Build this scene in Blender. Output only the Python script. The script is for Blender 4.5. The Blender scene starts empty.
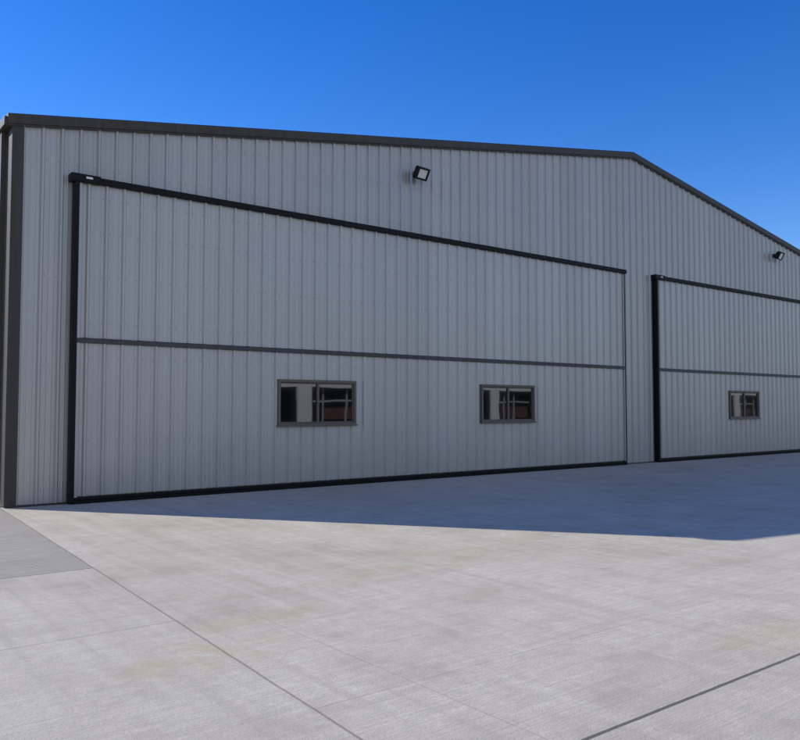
import bpy, bmesh, math, random
from mathutils import Vector, Matrix
random.seed(7)
scene = bpy.context.scene
scene.view_settings.view_transform = 'Standard'
scene.view_settings.look = 'None'
scene.view_settings.exposure = 0

# ------------------------------------------------------------ node helpers
class NT:
    def __init__(s, mat):
        s.nt = mat.node_tree; s.N = s.nt.nodes; s.L = s.nt.links
    def _in(s, sock, v):
        if isinstance(v, bpy.types.NodeSocket): s.L.new(v, sock)
        else: sock.default_value = v
    def math(s, op, a, b=0.0, clamp=False):
        n = s.N.new('ShaderNodeMath'); n.operation = op; n.use_clamp = clamp
        s._in(n.inputs[0], a); s._in(n.inputs[1], b); return n.outputs[0]
    def noise(s, vec, scale, detail=3, rough=0.55, dist=0.0):
        n = s.N.new('ShaderNodeTexNoise')
        n.inputs['Scale'].default_value = scale; n.inputs['Detail'].default_value = detail
        n.inputs['Roughness'].default_value = rough; n.inputs['Distortion'].default_value = dist
        s.L.new(vec, n.inputs['Vector']); return n.outputs[0]
    def mapping(s, vec, scale=(1,1,1), rot=(0,0,0), loc=(0,0,0)):
        n = s.N.new('ShaderNodeMapping'); s.L.new(vec, n.inputs['Vector'])
        n.inputs['Scale'].default_value = scale; n.inputs['Rotation'].default_value = rot
        n.inputs['Location'].default_value = loc; return n.outputs[0]
    def rng(s, v, a, b, c=0.0, d=1.0):
        n = s.N.new('ShaderNodeMapRange'); n.interpolation_type = 'SMOOTHSTEP'
        s.L.new(v, n.inputs[0])
        for i, x in zip((1,2,3,4), (a,b,c,d)): n.inputs[i].default_value = x
        return n.outputs[0]
    def mix(s, f, a, b, mode='MIX'):
        n = s.N.new('ShaderNodeMix'); n.data_type = 'RGBA'; n.blend_type = mode
        s._in(n.inputs[0], f); s._in(n.inputs[6], a); s._in(n.inputs[7], b); return n.outputs[2]
    def coord(s, name='Object'):
        return s.N.new('ShaderNodeTexCoord').outputs[name]
    def sep(s, v):
        n = s.N.new('ShaderNodeSeparateXYZ'); s.L.new(v, n.inputs[0]); return n.outputs
    def bump(s, h, strength=0.3, dist=0.01):
        n = s.N.new('ShaderNodeBump'); n.inputs['Strength'].default_value = strength
        n.inputs['Distance'].default_value = dist; s.L.new(h, n.inputs['Height']); return n.outputs[0]

def newmat(name):
    m = bpy.data.materials.new(name); m.use_nodes = True
    return m, NT(m), m.node_tree.nodes['Principled BSDF']

def C(r, g, b): return (r, g, b, 1.0)

def paint(name, col, rough=0.5, metal=0.0, var=0.12, scale=1.2, spec=0.5, streak=True):
    m, t, p = newmat(name)
    co = t.coord()
    n2 = t.noise(t.mapping(co, (9, 9, 0.35)), 1.0, 3) if streak else t.noise(co, 25, 2)
    f = t.rng(n2, 0.3, 0.7)
    a = C(*[c*(1-var) for c in col]); b = C(*[min(1, c*(1+var)) for c in col])
    t.L.new(t.mix(f, a, b), p.inputs['Base Color'])
    p.inputs['Metallic'].default_value = metal
    p.inputs['Specular IOR Level'].default_value = spec
    p.inputs['Roughness'].default_value = rough
    return m

# ------------------------------------------------------------ materials
def panel_mat(name, col):
    m, t, p = newmat(name)
    co = t.coord(); o = t.sep(co)
    sid = t.math('FLOOR', t.math('DIVIDE', o[0], 0.9144))
    wn = t.N.new('ShaderNodeTexWhiteNoise'); wn.noise_dimensions = '1D'; t.L.new(sid, wn.inputs['W'])
    n1 = t.noise(co, 0.7, 3)
    f = t.math('ADD', t.math('MULTIPLY', n1, 0.7), t.math('MULTIPLY', wn.outputs['Value'], 0.3))
    f = t.rng(f, 0.25, 0.75)
    a = C(*[c*0.94 for c in col]); b = C(*[c*1.05 for c in col])
    c = t.mix(f, a, b)
    dz = t.rng(o[2], 0.0, 0.9, 1.0, 0.0)
    c = t.mix(t.math('MULTIPLY', t.math('MULTIPLY', dz, t.rng(n1, .35, .65)), 0.4), c, C(0.46, 0.42, 0.37))
    t.L.new(c, p.inputs['Base Color'])
    p.inputs['Metallic'].default_value = 0.38
    t.L.new(t.rng(n1, 0.3, 0.7, 0.31, 0.38), p.inputs['Roughness'])
    t.L.new(t.bump(t.noise(t.mapping(co, (1.3, 1.3, 0.8)), 1.6, 1), 0.22, 0.012), p.inputs['Normal'])
    return m

M_wall = panel_mat('wall_panel_steel', (0.50, 0.485, 0.458))
M_door = panel_mat('door_panel_steel', (0.53, 0.512, 0.484))
M_trim = paint('charcoal_trim', (0.064, 0.057, 0.050), 0.5, spec=.35)
M_black = paint('door_frame_steel', (0.012, 0.0095, 0.010), 0.55, spec=.2)
M_rail = paint('door_rail', (0.078, 0.075, 0.078), 0.5, spec=.35)
M_rubber = paint('rubber_seal', (0.012, 0.011, 0.011), 0.8, spec=.2)
M_frame = paint('window_frame_bronze', (0.165, 0.13, 0.105), 0.5, streak=False)
M_roof = paint('roof_steel', (0.35, 0.36, 0.36), 0.4, 0.3)
M_screw = paint('fastener_heads', (0.27, 0.26, 0.245), 0.4, 0.3, streak=False)
M_white = paint('white_steel', (0.5, 0.5, 0.49), 0.5)
M_lamp = paint('lamp_housing', (0.015, 0.014, 0.014), 0.5, streak=False, spec=.3)
M_lens = paint('lamp_lens', (0.85, 0.83, 0.78), 0.2, streak=False, var=0.04)
M_label = paint('label_white', (0.8, 0.8, 0.8), 0.5, streak=False, var=0.03)
M_brown = paint('rust_brown_steel', (0.075, 0.03, 0.022), 0.5)

m, t, p = newmat('window_glass'); M_glass = m
co = t.coord()
p.inputs['Base Color'].default_value = C(0.008, 0.008, 0.009)
p.inputs['Roughness'].default_value = 0.05
gl = t.N.new('ShaderNodeBsdfGlossy'); gl.inputs['Roughness'].default_value = 0.01
gl.inputs['Color'].default_value = C(0.85, 0.85, 0.84)
nb = t.bump(t.noise(co, 1.4, 1), 0.07, 0.01)
t.L.new(nb, gl.inputs['Normal'])
mx = t.N.new('ShaderNodeMixShader'); mx.inputs[0].default_value = 0.15
t.L.new(p.outputs[0], mx.inputs[1]); t.L.new(gl.outputs[0], mx.inputs[2])
t.L.new(mx.outputs[0], t.N['Material Output'].inputs['Surface'])

def concrete():
    m, t, p = newmat('broomed_concrete')
    co = t.coord(); o = t.sep(co); x, y = o[0], o[1]
    nm_ = t.noise(co, 1.5, 5, 0.68)
    wob = t.math('MULTIPLY', t.math('SUBTRACT', nm_, 0.5), 0.02)
    xw = t.math('ADD', x, wob); yw = t.math('ADD', y, wob)
    n_big = t.rng(t.noise(co, 0.25, 4, 0.6, 0.5), 0.33, 0.67)
    n_mid = t.rng(nm_, 0.35, 0.65)
    n_fine = t.noise(co, 60, 2, 0.7)
    n_sp = t.noise(co, 10, 4, 0.75)
    br = t.noise(t.mapping(co, (1.6, 42, 1)), 1.0, 4, 0.8)
    ty = t.noise(t.mapping(co, (5.5, 0.22, 1), (0, 0, math.radians(3))), 1.0, 3, 0.6, 0.4)
    tx = t.noise(t.mapping(co, (0.16, 3.2, 1)), 1.0, 3, 0.6, 0.6)
    c = t.mix(n_big, C(0.50, 0.452, 0.366), C(0.65, 0.598, 0.502))
    c = t.mix(t.math('MULTIPLY', n_mid, 0.45), c, C(0.73, 0.675, 0.572))
    c = t.mix(t.rng(nm_, 0.47, 0.32, 0, 0.40), c, C(0.40, 0.36, 0.288))
    c = t.mix(t.rng(ty, 0.52, 0.66, 0, 0.34), c, C(0.75, 0.70, 0.60))
    c = t.mix(t.rng(ty, 0.47, 0.32, 0, 0.32), c, C(0.40, 0.365, 0.295))
    c = t.mix(t.rng(tx, 0.46, 0.3, 0, 0.24), c, C(0.41, 0.374, 0.302))
    c = t.mix(t.rng(n_sp, 0.38, 0.66, 0.0, 0.30), c, C(0.37, 0.34, 0.28))
    c = t.mix(t.rng(br, 0.38, 0.64, 0.0, 0.42), c, C(0.39, 0.36, 0.30))
    c = t.mix(t.rng(n_fine, 0.38, 0.68, 0.0, 0.34), c, C(0.33, 0.305, 0.257))
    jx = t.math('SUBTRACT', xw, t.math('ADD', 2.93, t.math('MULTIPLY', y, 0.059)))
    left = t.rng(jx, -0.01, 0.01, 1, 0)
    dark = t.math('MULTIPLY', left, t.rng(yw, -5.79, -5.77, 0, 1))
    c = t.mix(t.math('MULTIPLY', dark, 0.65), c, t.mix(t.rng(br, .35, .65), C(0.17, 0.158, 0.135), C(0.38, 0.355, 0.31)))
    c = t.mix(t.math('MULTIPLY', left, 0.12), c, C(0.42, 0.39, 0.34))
    sn = t.rng(t.noise(co, 2.2, 4, 0.7, 0.6), 0.42, 0.66)
    tot = None
    for (sx, sy, rx, ry, a) in [(2.2, -9.1, .55, .3, .65), (3.05, -8.6, .5, .2, .55), (5.2, -7.75, 1.1, .2, .5),
                                (6.9, -7.2, 1.5, .25, .42), (5.6, -11.2, .5, .3, .45), (9.5, -7.4, 1.4, .3, .38)]:
        dx = t.math('DIVIDE', t.math('SUBTRACT', x, sx), rx); dy = t.math('DIVIDE', t.math('SUBTRACT', y, sy), ry)
        d = t.math('ADD', t.math('MULTIPLY', dx, dx), t.math('MULTIPLY', dy, dy))
        k = t.rng(d, 0.05, 2.2, a, 0)
        tot = k if tot is None else t.math('ADD', tot, k, clamp=True)
    c = t.mix(t.math('MULTIPLY', tot, sn), c, C(0.49, 0.39, 0.225))
    def line(v, w): return t.rng(t.math('ABSOLUTE', v), w, w*1.8, 1, 0)
    jn = line(jx, 0.006)
    jr = t.math('MULTIPLY', line(t.math('ADD', yw, 11.50), 0.009), t.rng(jx, -0.01, 0.01, 0, 1))
    j3 = t.math('MULTIPLY', line(t.math('ADD', yw, 5.78), 0.006), left)
    j4 = t.math('MULTIPLY', line(t.math('ADD', yw, 8.2), 0.005), left)
    right = t.math('SUBTRACT', 1.0, left)
    mody = t.math('SUBTRACT', t.math('FLOORED_MODULO', t.math('ADD', yw, 5.78+2.29), 4.58), 2.29)
    modx = t.math('SUBTRACT', t.math('FLOORED_MODULO', t.math('SUBTRACT', xw, 3.0+2.6), 5.2), 2.6)
    sc = t.math('MULTIPLY', t.math('MAXIMUM', line(mody, 0.004), line(modx, 0.004)), right)
    c = t.mix(t.math('MULTIPLY', sc, 0.3), c, C(0.2, 0.18, 0.15))
    c = t.mix(t.math('MULTIPLY', jn, 0.6), c, C(0.16, 0.14, 0.12))
    c = t.mix(t.math('MULTIPLY', j4, 0.45), c, C(0.16, 0.14, 0.12))
    c = t.mix(t.math('MULTIPLY', t.math('MAXIMUM', jr, j3), 0.8), c, C(0.06, 0.055, 0.05))
    t.L.new(c, p.inputs['Base Color'])
    p.inputs['Roughness'].default_value = 0.85
    p.inputs['Specular IOR Level'].default_value = 0.2
    h = t.math('ADD', t.math('MULTIPLY', br, 0.7), t.math('MULTIPLY', n_fine, 0.5))
    t.L.new(t.bump(h, 0.5, 0.008), p.inputs['Normal'])
    return m
M_conc = concrete()

m, t, p = newmat('dry_grass'); M_grass = m
co = t.coord()
c = t.mix(t.rng(t.noise(co, 0.05, 4), .35, .65), C(0.09, 0.09, 0.035), C(0.17, 0.14, 0.07))
c = t.mix(t.math('MULTIPLY', t.noise(co, 8, 3, .7), 0.6), c, C(0.05, 0.06, 0.02))
t.L.new(c, p.inputs['Base Color']); p.inputs['Roughness'].default_value = 0.95
m, t, p = newmat('foliage'); M_leaf = m
c = t.mix(t.rng(t.noise(t.coord(), 0.35, 2), .35, .65), C(0.035, 0.05, 0.015), C(0.10, 0.11, 0.04))
t.L.new(c, p.inputs['Base Color']); p.inputs['Roughness'].default_value = 0.9
M_bark = paint('bark', (0.1, 0.075, 0.055), 0.9)

# ------------------------------------------------------------ mesh helpers
def empty(name, loc=(0, 0, 0)):
    e = bpy.data.objects.new(name, None); e.location = loc; e.empty_display_size = 0.3
    scene.collection.objects.link(e); return e
def mesh_obj(name, verts, faces, mat, parent=None):
    me = bpy.data.meshes.new(name); me.from_pydata(verts, [], faces); me.update()
    o = bpy.data.objects.new(name, me); scene.collection.objects.link(o)
    me.materials.append(mat)
    if parent: o.parent = parent
    return o
def bevel(o, w, seg=2):
    b = o.modifiers.new('bevel', 'BEVEL'); b.width = w; b.segments = seg; b.limit_method = 'ANGLE'; return o
BOXF = [(0,3,2,1),(4,5,6,7),(0,1,5,4),(1,2,6,5),(2,3,7,6),(3,0,4,7)]
def boxv(x0,x1,y0,y1,z0,z1):
    return [(x0,y0,z0),(x1,y0,z0),(x1,y1,z0),(x0,y1,z0),(x0,y0,z1),(x1,y0,z1),(x1,y1,z1),(x0,y1,z1)]
def box(name, x0,x1,y0,y1,z0,z1, mat, parent=None, bv=0.006):
    o = mesh_obj(name, boxv(x0,x1,y0,y1,z0,z1), BOXF, mat, parent)
    if bv: bevel(o, bv)
    return o
def boxes(name, lst, mat, parent=None, bv=0):
    v, f = [], []
    for b in lst:
        n = len(v); v += boxv(*b); f += [tuple(i+n for i in q) for q in BOXF]
    o = mesh_obj(name, v, f, mat, parent)
    if bv: bevel(o, bv)
    return o

P = 0.3048
def profile(a, b, phase=0.0, hmaj=0.038):
    pts = []
    k = math.floor((a-phase)/P)-1
    while phase + k*P < b + P:
        c = phase + k*P
        pts += [(c-0.039,0),(c-0.016,hmaj),(c+0.016,hmaj),(c+0.039,0)]
        for q in (P/3+0.004, 2*P/3-0.004):
            pts += [(c+q-0.018,0),(c+q-0.008,0.006),(c+q+0.008,0.006),(c+q+0.018,0)]
        k += 1
    def H(x):
        for i in range(len(pts)-1):
            if pts[i][0] <= x <= pts[i+1][0]:
                u = (x-pts[i][0])/max(1e-9, pts[i+1][0]-pts[i][0]); return pts[i][1]*(1-u)+pts[i+1][1]*u
        return 0
    r = [(a, H(a))] + [q for q in pts if a+1e-4 < q[0] < b-1e-4] + [(b, H(b))]
    return r, H
def rib_sheet(name, a, b, z0, ztop, ybase, mat, parent, phase=0.0, extra=()):
    r, H = profile(a, b, phase)
    for e in extra: r.append((e, H(e)))
    r.sort(); v, f = [], []
    for x, h in r:
        v += [(x, ybase-h, z0), (x, ybase-h, ztop(x) if callable(ztop) else ztop)]
    for i in range(len(r)-1):
        f.append((2*i, 2*i+2, 2*i+3, 2*i+1))
    return mesh_obj(name, v, f, mat, parent)
def screws(name, a, b, zs, ybase, mat, parent, phase=0.0, ymax=None, skip=()):
    lst = []
    k = math.ceil((a-phase)/P)
    while phase + k*P < b:
        for z in zs:
            for off in (0.062, P-0.062):
                x = phase+k*P+off + random.uniform(-.004, .004); zz = z+random.uniform(-.008, .008)
                if x > b-0.03 or (ymax and zz > ymax(x)): continue
                if any(s[0] < x < s[1] and s[2] < zz < s[3] for s in skip): continue
                lst.append((x-.006, x+.006, ybase-0.008, ybase-0.0005, zz-.006, zz+.006))
        k += 1
    return boxes(name, lst, mat, parent)

# ------------------------------------------------------------ ground
g = mesh_obj('ground', [(-1500,-1500,-0.03),(1500,-1500,-0.03),(1500,1500,-0.03),(-1500,1500,-0.03)], [(0,1,2,3)], M_grass)
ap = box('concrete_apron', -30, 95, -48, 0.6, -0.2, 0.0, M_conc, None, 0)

# ------------------------------------------------------------ hangar
XL, XR, XC = 3.01, 36.37, 19.69
ZE, ZR = 6.39, 9.09
DEPTH = 38.0
def zr(x): return ZE + (ZR-ZE)*(1-abs(x-XC)/(XC-XL))
hangar = empty('metal_hangar')
rib_sheet('front_wall', XL+0.02, XR-0.02, 0.03, lambda x: zr(x)-0.12, 0.0, M_wall, hangar, 0.1, (XC,))
screws('front_wall_fasteners', XL+.25, XR-.25, [0.25, 1.3, 2.3, 3.8, 5.75, 6.6, 7.4, 8.2], 0.0, M_screw, hangar, 0.1,
       ymax=lambda x: zr(x)-0.35, skip=[(3.9,19.2,0,5.7),(20.5,35.9,0,5.7)])
def side_wall(name, x, sign):
    r, H = profile(0.02, DEPTH, 0.13); v, f = [], []
    for yy, h in r: v += [(x+sign*h, yy, 0.03), (x+sign*h, yy, ZE-0.1)]
    for i in range(len(r)-1): f.append((2*i,2*i+1,2*i+3,2*i+2) if sign < 0 else (2*i,2*i+2,2*i+3,2*i+1))
    return mesh_obj(name, v, f, M_wall, hangar)
side_wall('side_wall_west', XL, -1); side_wall('side_wall_east', XR, 1)
mesh_obj('back_wall', [(XL,DEPTH,0),(XR,DEPTH,0),(XR,DEPTH,ZE-.1),(XC,DEPTH,ZR-.1),(XL,DEPTH,ZE-.1)], [(0,1,2,3,4)], M_wall, hangar)
def roof(name, xa, za, xb, zb):
    n = 0.05
    v = [(xa,0.0,za-n),(xb,0.0,zb-n),(xb,DEPTH+.1,zb-n),(xa,DEPTH+.1,za-n),(xa,0.0,za-.01),(xb,0.0,zb-.01),(xb,DEPTH+.1,zb-.01),(xa,DEPTH+.1,za-.01)]
    return mesh_obj(name, v, BOXF, M_roof, hangar)
roof('roof_slope_west', XL-0.1, ZE-0.016, XC, ZR); roof('roof_slope_east', XC, ZR, XR+0.1, ZE-0.016)
def rake(name, xa, xb):
    sl_ = (ZR-ZE)/(XC-XL)
    za = ZR-abs(xa-XC)*sl_; zb = ZR-abs(xb-XC)*sl_
    v, f = [], []
    prof = [(-0.005,-0.185),(-0.07,-0.185),(-0.07,-0.16),(-0.095,-0.152),(-0.095,0.0),(-0.08,0.015),(0.12,0.015),(0.12,-0.004),(-0.005,-0.06)]
    for (x, z) in ((xa, za), (xb, zb)):
        for (py, pz) in prof: v.append((x, py, z+pz))
    n = len(prof)
    for i in range(n): f.append((i, (i+1)%n, n+(i+1)%n, n+i))
    f.append(tuple(range(n-1,-1,-1))); f.append(tuple(range(n, 2*n)))
    return mesh_obj(name, v, f, M_trim, hangar)
rake('rake_trim_west', XL-0.12, XC); rake('rake_trim_east', XC, XR+0.12)
for nm, s in (('corner_trim_west', -1), ('corner_trim_east', 1)):
    xo = XL-.045 if s < 0 else XR+.045
    if s < 0: lst = [(xo, XL+.14, -0.052, -0.041, 0.02, ZE-.17), (xo, xo+.011, -0.040, 0.18, 0.02, ZE-.2)]
    else: lst = [(XR-.14, xo, -0.052, -0.041, 0.02, ZE-.17), (xo-.011, xo, -0.040, 0.18, 0.02, ZE-.2)]
    boxes(nm, lst, M_trim, hangar)
for nm, s, x in (('west', -1, XL), ('east', 1, XR)):
    xa, xb = (x-.17, x-.05) if s < 0 else (x+.05, x+.17)
    box('gutter_'+nm, xa, xb, -0.06, DEPTH, ZE-.20, ZE-.05, M_trim, hangar, 0.01)
    da, db = (x-.13, x-.048) if s < 0 else (x+.048, x+.13)
    boxes('downspout_'+nm, [(da, db, y0, y0+.1, 0.12, ZE-.20) for y0 in (0.32, 9.0, 18.0, 27.0)] +
          [(da-.12 if s<0 else db-.03, da+.03 if s<0 else db+.12, y0, y0+.1, 0.06, .14) for y0 in (0.32, 9.0, 18.0, 27.0)], M_trim, hangar, .006)
box('base_trim', XL, XR, -0.048, -0.001, 0.0, 0.028, M_trim, hangar, 0)
mesh_obj('ridge_cap', [(XC-.25,0.1,ZR-.03),(XC,0.1,ZR+.025),(XC+.25,0.1,ZR-.03),(XC-.25,DEPTH,ZR-.03),(XC,DEPTH,ZR+.025),(XC+.25,DEPTH,ZR-.03)], [(0,1,4,3),(1,2,5,4)], M_trim, hangar)

# ------------------------------------------------------------ doors
def hangar_door(x0, x1, wins):
    d = empty('hangar_door'); d.parent = hangar
    YL = -0.10
    box('door_header', x0-.03, x1+.05, -0.19, -0.02, 5.440, 5.55, M_black, d, .012)
    box('door_header_cap', x0-.07, x0+.42, -0.215, -0.015, 5.43, 5.565, M_black, d, .012)
    box('header_label', x0+.17, x0+.28, -0.219, -0.216, 5.49, 5.525, M_label, d, 0)
    box('post_left', x0, x0+.078, -0.19, -0.015, 0.02, 5.438, M_black, d, .012)
    box('post_right', x1-.035, x1, -0.145, -0.015, 0.02, 5.438, M_black, d, .008)
    boxes('leaf_edge_trim', [(x0+.081, x0+.13, -0.145, -0.10, 0.10, 5.43), (x1-.065, x1-.038, -0.143, -0.10, 0.10, 5.43)], M_door, d, .004)
    rib_sheet('upper_leaf', x0+.12, x1-.06, 2.79, 5.445, YL, M_door, d, x0+.25)
    cur = x0+.12
    for i, (wa, wb, z0, z1) in enumerate(wins):
        rib_sheet('lower_leaf_%d'%(2*i), cur, wa+.03, .12, 2.70, YL, M_door, d, x0+.25)
        rib_sheet('lower_leaf_sill_%d'%i, wa+.03, wb-.03, .12, z0+.03, YL, M_door, d, x0+.25)
        rib_sheet('lower_leaf_head_%d'%i, wa+.03, wb-.03, z1-.03, 2.70, YL, M_door, d, x0+.25)
        cur = wb-.03
    rib_sheet('lower_leaf_end', cur, x1-.06, .12, 2.70, YL, M_door, d, x0+.25)
    screws('leaf_fasteners', x0+.2, x1-.1, [0.3, 1.05, 2.45, 3.05, 3.85, 4.6, 5.2], YL, M_screw, d, x0+.25,
           skip=[(w[0]-.05, w[1]+.05, w[2]-.05, w[3]+.05) for w in wins])
    box('mid_rail', x0+.09, x1-.05, -0.158, -0.095, 2.70, 2.78, M_rail, d, .006)
    box('bottom_beam', x0+.09, x1-.04, -0.165, -0.09, 0.055, 0.105, M_black, d, .008)
    box('rubber_seal', x0+.02, x1-.02, -0.19, -0.07, 0.003, 0.054, M_rubber, d, .01)
    for (wa, wb, z0, z1) in wins:
        w = empty('window'); w.parent = d
        F = .055
        boxes('frame', [(wa, wb, -.17, -.09, z1-F, z1), (wa, wb, -.17, -.09, z0, z0+F),
                        (wa, wa+F, -.168, -.09, z0+F, z1-F), (wb-F, wb, -.168, -.09, z0+F, z1-F)], M_frame, w, .006)
        mid = (wa+wb)/2
        S = .028
        a, b, c, e = wa+F, wb-F, z0+F, z1-F
        boxes('sash_fixed', [(mid-.02, mid+.03, -.14, -.10, c, e), (mid+.03, b, -.138, -.10, e-S, e), (mid+.03, b, -.138, -.10, c, c+S), (b-S, b, -.138, -.10, c+S, e-S)], M_frame, w, .004)
        boxes('sash_sliding', [(a, a+S, -.125, -.095, c, e), (a+S, mid-.02, -.123, -.095, e-S, e), (a+S, mid-.02, -.123, -.095, c, c+S)], M_frame, w, .004)
        box('glass_left', a+S-.004, mid-.018, -.108, -.102, c+S-.004, e-S+.004, M_glass, w, 0)
        box('glass_right', mid+.028, b-S+.004, -.118, -.112, c+S-.004, e-S+.004, M_glass, w, 0)
        box('sill', wa-.02, wb+.02, -.19, -.172, z0-.015, z0+.02, M_frame, w, .004)
    return d
Z0, Z1 = 1.24, 2.17
hangar_door(3.93, 19.10, [(7.86, 9.74, Z0, Z1), (13.41, 15.28, Z0, Z1)])
hangar_door(20.60, 35.77, [(24.62, 26.50, Z0, Z1), (30.10, 31.97, Z0, Z1)])

# ------------------------------------------------------------ flood lights
def flood(x, z):
    e = empty('wall_flood_light', (x, 0, z)); e.parent = hangar
    box('junction_box', -.06, .06, -.10, -.034, -.02, .12, M_lamp, e, .01)
    boxes('bracket', [(-.02, .02, -.20, -.101, .03, .06)], M_lamp, e, .004)
    h = empty('head', (0, -.27, .02)); h.parent = e; h.rotation_euler = (math.radians(28), 0, math.radians(6))
    boxes('housing', [(-.18, .18, -.05, .07, .10, .14), (-.18, .18, -.05, .07, -.14, -.10), (-.18, -.135, -.05, .07, -.10, .10), (.135, .18, -.05, .07, -.10, .10), (-.135, .135, .0, .065, -.10, .10)], M_lamp, h, .006)
    boxes('heat_fins', [(-.14+i*.04, -.13+i*.04, .072, .12, -.11, .11) for i in range(8)], M_lamp, h)
    box('lens', -.133, .133, -.026, -.002, -.098, .098, M_lens, h, .003)
flood(11.46, 6.89); flood(27.95, 6.96)

# ------------------------------------------------------------ opposite hangar row (seen in the window reflections)
opp = empty('white_hangar')
yo = -62
lst = []; cols = []; red = []
xx = 16
while xx < 190:
    w_ = random.choice((11, 13, 15)); op = w_*random.uniform(.84, .93); hh = 6.4; oh = 3.9
    lst += [(xx, xx+(w_-op)/2, yo-.3, yo, 0, hh), (xx+(w_+op)/2, xx+w_, yo-.3, yo, 0, hh), (xx+(w_-op)/2, xx+(w_+op)/2, yo-.3, yo, oh, hh)]
    cx = xx+w_/2
    for j in range(4):
        bx = cx-op/2+op*(j+.5)/4+random.uniform(-1, 1)
        cols.append((bx, bx+.15, yo-1.2, yo-1.0, 0, oh))
    cols.append((cx-op/2, cx+op*.1, yo-1.6, yo-1.3, 2.3, 2.5))
    red.append((cx-op*.3, cx+op*.1, yo-1.95, yo-1.7, .3, random.uniform(1.2, 2.0)))
    xx += w_
boxes('front_wall', lst, M_white, opp)
boxes('steel_columns', cols, M_roof, opp)
boxes('stored_racks', red, M_brown, opp)
boxes('back_and_roof', [(16, xx, yo-18, yo-17.7, 0, 6.0), (16, xx, yo-17.7, yo-.31, 6.0, 6.3)], M_lamp, opp)

# ------------------------------------------------------------ distant trees
def tree_mass(name, rows):
    v, f = [], []; tv, tf = [], []
    for (x, y, H) in rows:
        n = len(tv); tv += boxv(x-.2, x+.2, y-.2, y+.2, -0.1, H*.6); tf += [tuple(i+n for i in q) for q in BOXF]
        cl = [(x+random.gauss(0, H*.17), y+random.gauss(0, H*.17), H*random.uniform(.4, .95), H*random.uniform(.1, .2)) for _ in range(11)]
        for (cx, cy, cz, r) in cl:
            for _ in range(34):
                d = Vector((random.gauss(0,1), random.gauss(0,1), random.gauss(0,1))).normalized()*r*random.uniform(.5, 1.1)
                c = Vector((cx, cy, cz))+d; s = random.uniform(.2, .45)
                a = Vector((random.gauss(0,1), random.gauss(0,1), random.gauss(0,1))).normalized()*s; bb = a.orthogonal().normalized()*s*.8
                n = len(v); v += [tuple(c-a), tuple(c+bb), tuple(c+a), tuple(c-bb)]; f.append((n, n+1, n+2, n+3))
    e = empty(name)
    mesh_obj('foliage_clumps', v, f, M_leaf, e); mesh_obj('trunks', tv, tf, M_bark, e)
tree_mass('distant_tree_line', [(-70+i*6+random.uniform(-2,2), 170+random.uniform(-8,8), random.uniform(7,11)) for i in range(10)] +
          [(-40+i*8+random.uniform(-2,2), -110+random.uniform(-8,8), random.uniform(7,12)) for i in range(26)])

# ------------------------------------------------------------ light
sd = Vector((-6.31, 8.80, 0)).normalized(); el = math.radians(30.4)
sun_dir = Vector((sd.x*math.cos(el), sd.y*math.cos(el), math.sin(el)))
sl = bpy.data.lights.new('sun', 'SUN'); sl.energy = 5.0; sl.angle = math.radians(0.5); sl.color = (1.0, 0.94, 0.83)
so = bpy.data.objects.new('sun', sl); so.rotation_euler = (-sun_dir).to_track_quat('-Z', 'Y').to_euler(); so.location = (-20, 30, 30)
scene.collection.objects.link(so)
w = bpy.data.worlds.new('World'); scene.world = w; w.use_nodes = True
nt = w.node_tree; bg = nt.nodes['Background']; L = nt.links
sky = nt.nodes.new('ShaderNodeTexSky'); sky.sky_type = 'NISHITA'; sky.sun_disc = False
sky.sun_elevation = el; sky.sun_rotation = math.atan2(sun_dir.x, sun_dir.y) % (2*math.pi)
sky.altitude = 300; sky.air_density = 1.0; sky.dust_density = 0.05; sky.ozone_density = 3.0
hs = nt.nodes.new('ShaderNodeHueSaturation'); hs.inputs['Saturation'].default_value = 1.38; hs.inputs['Value'].default_value = 1.2
hs.inputs['Hue'].default_value = 0.518
L.new(sky.outputs[0], hs.inputs['Color'])
# pale horizon haze, plus pale sky added behind the camera as fill light
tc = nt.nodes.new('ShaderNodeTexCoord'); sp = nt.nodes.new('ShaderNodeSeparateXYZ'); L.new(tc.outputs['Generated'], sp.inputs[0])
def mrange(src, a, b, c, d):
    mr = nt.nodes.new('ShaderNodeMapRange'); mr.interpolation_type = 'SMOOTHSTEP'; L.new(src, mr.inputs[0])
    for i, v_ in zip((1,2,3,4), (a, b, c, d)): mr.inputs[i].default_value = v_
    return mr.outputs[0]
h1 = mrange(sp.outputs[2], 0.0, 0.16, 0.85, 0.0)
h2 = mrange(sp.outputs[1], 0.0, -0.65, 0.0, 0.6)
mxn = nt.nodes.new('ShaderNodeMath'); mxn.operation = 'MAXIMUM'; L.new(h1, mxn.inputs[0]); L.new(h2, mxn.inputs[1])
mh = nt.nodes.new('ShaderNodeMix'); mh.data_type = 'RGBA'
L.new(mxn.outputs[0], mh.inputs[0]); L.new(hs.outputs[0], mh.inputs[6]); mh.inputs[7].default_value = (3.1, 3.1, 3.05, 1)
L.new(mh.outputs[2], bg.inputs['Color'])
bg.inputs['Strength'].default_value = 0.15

# ------------------------------------------------------------ camera
cam = bpy.data.cameras.new('camera'); cam.sensor_width = 36; cam.lens = 36; cam.clip_end = 5000; cam.clip_start = 0.05
co_ = bpy.data.objects.new('camera', cam); scene.collection.objects.link(co_)
co_.location = (0, -14.05, 1.6)
fwd = Vector((0.6179, 0.7863, math.tan(math.radians(2.72)))).normalized()
co_.rotation_euler = fwd.to_track_quat('-Z', 'Y').to_euler()
scene.camera = co_
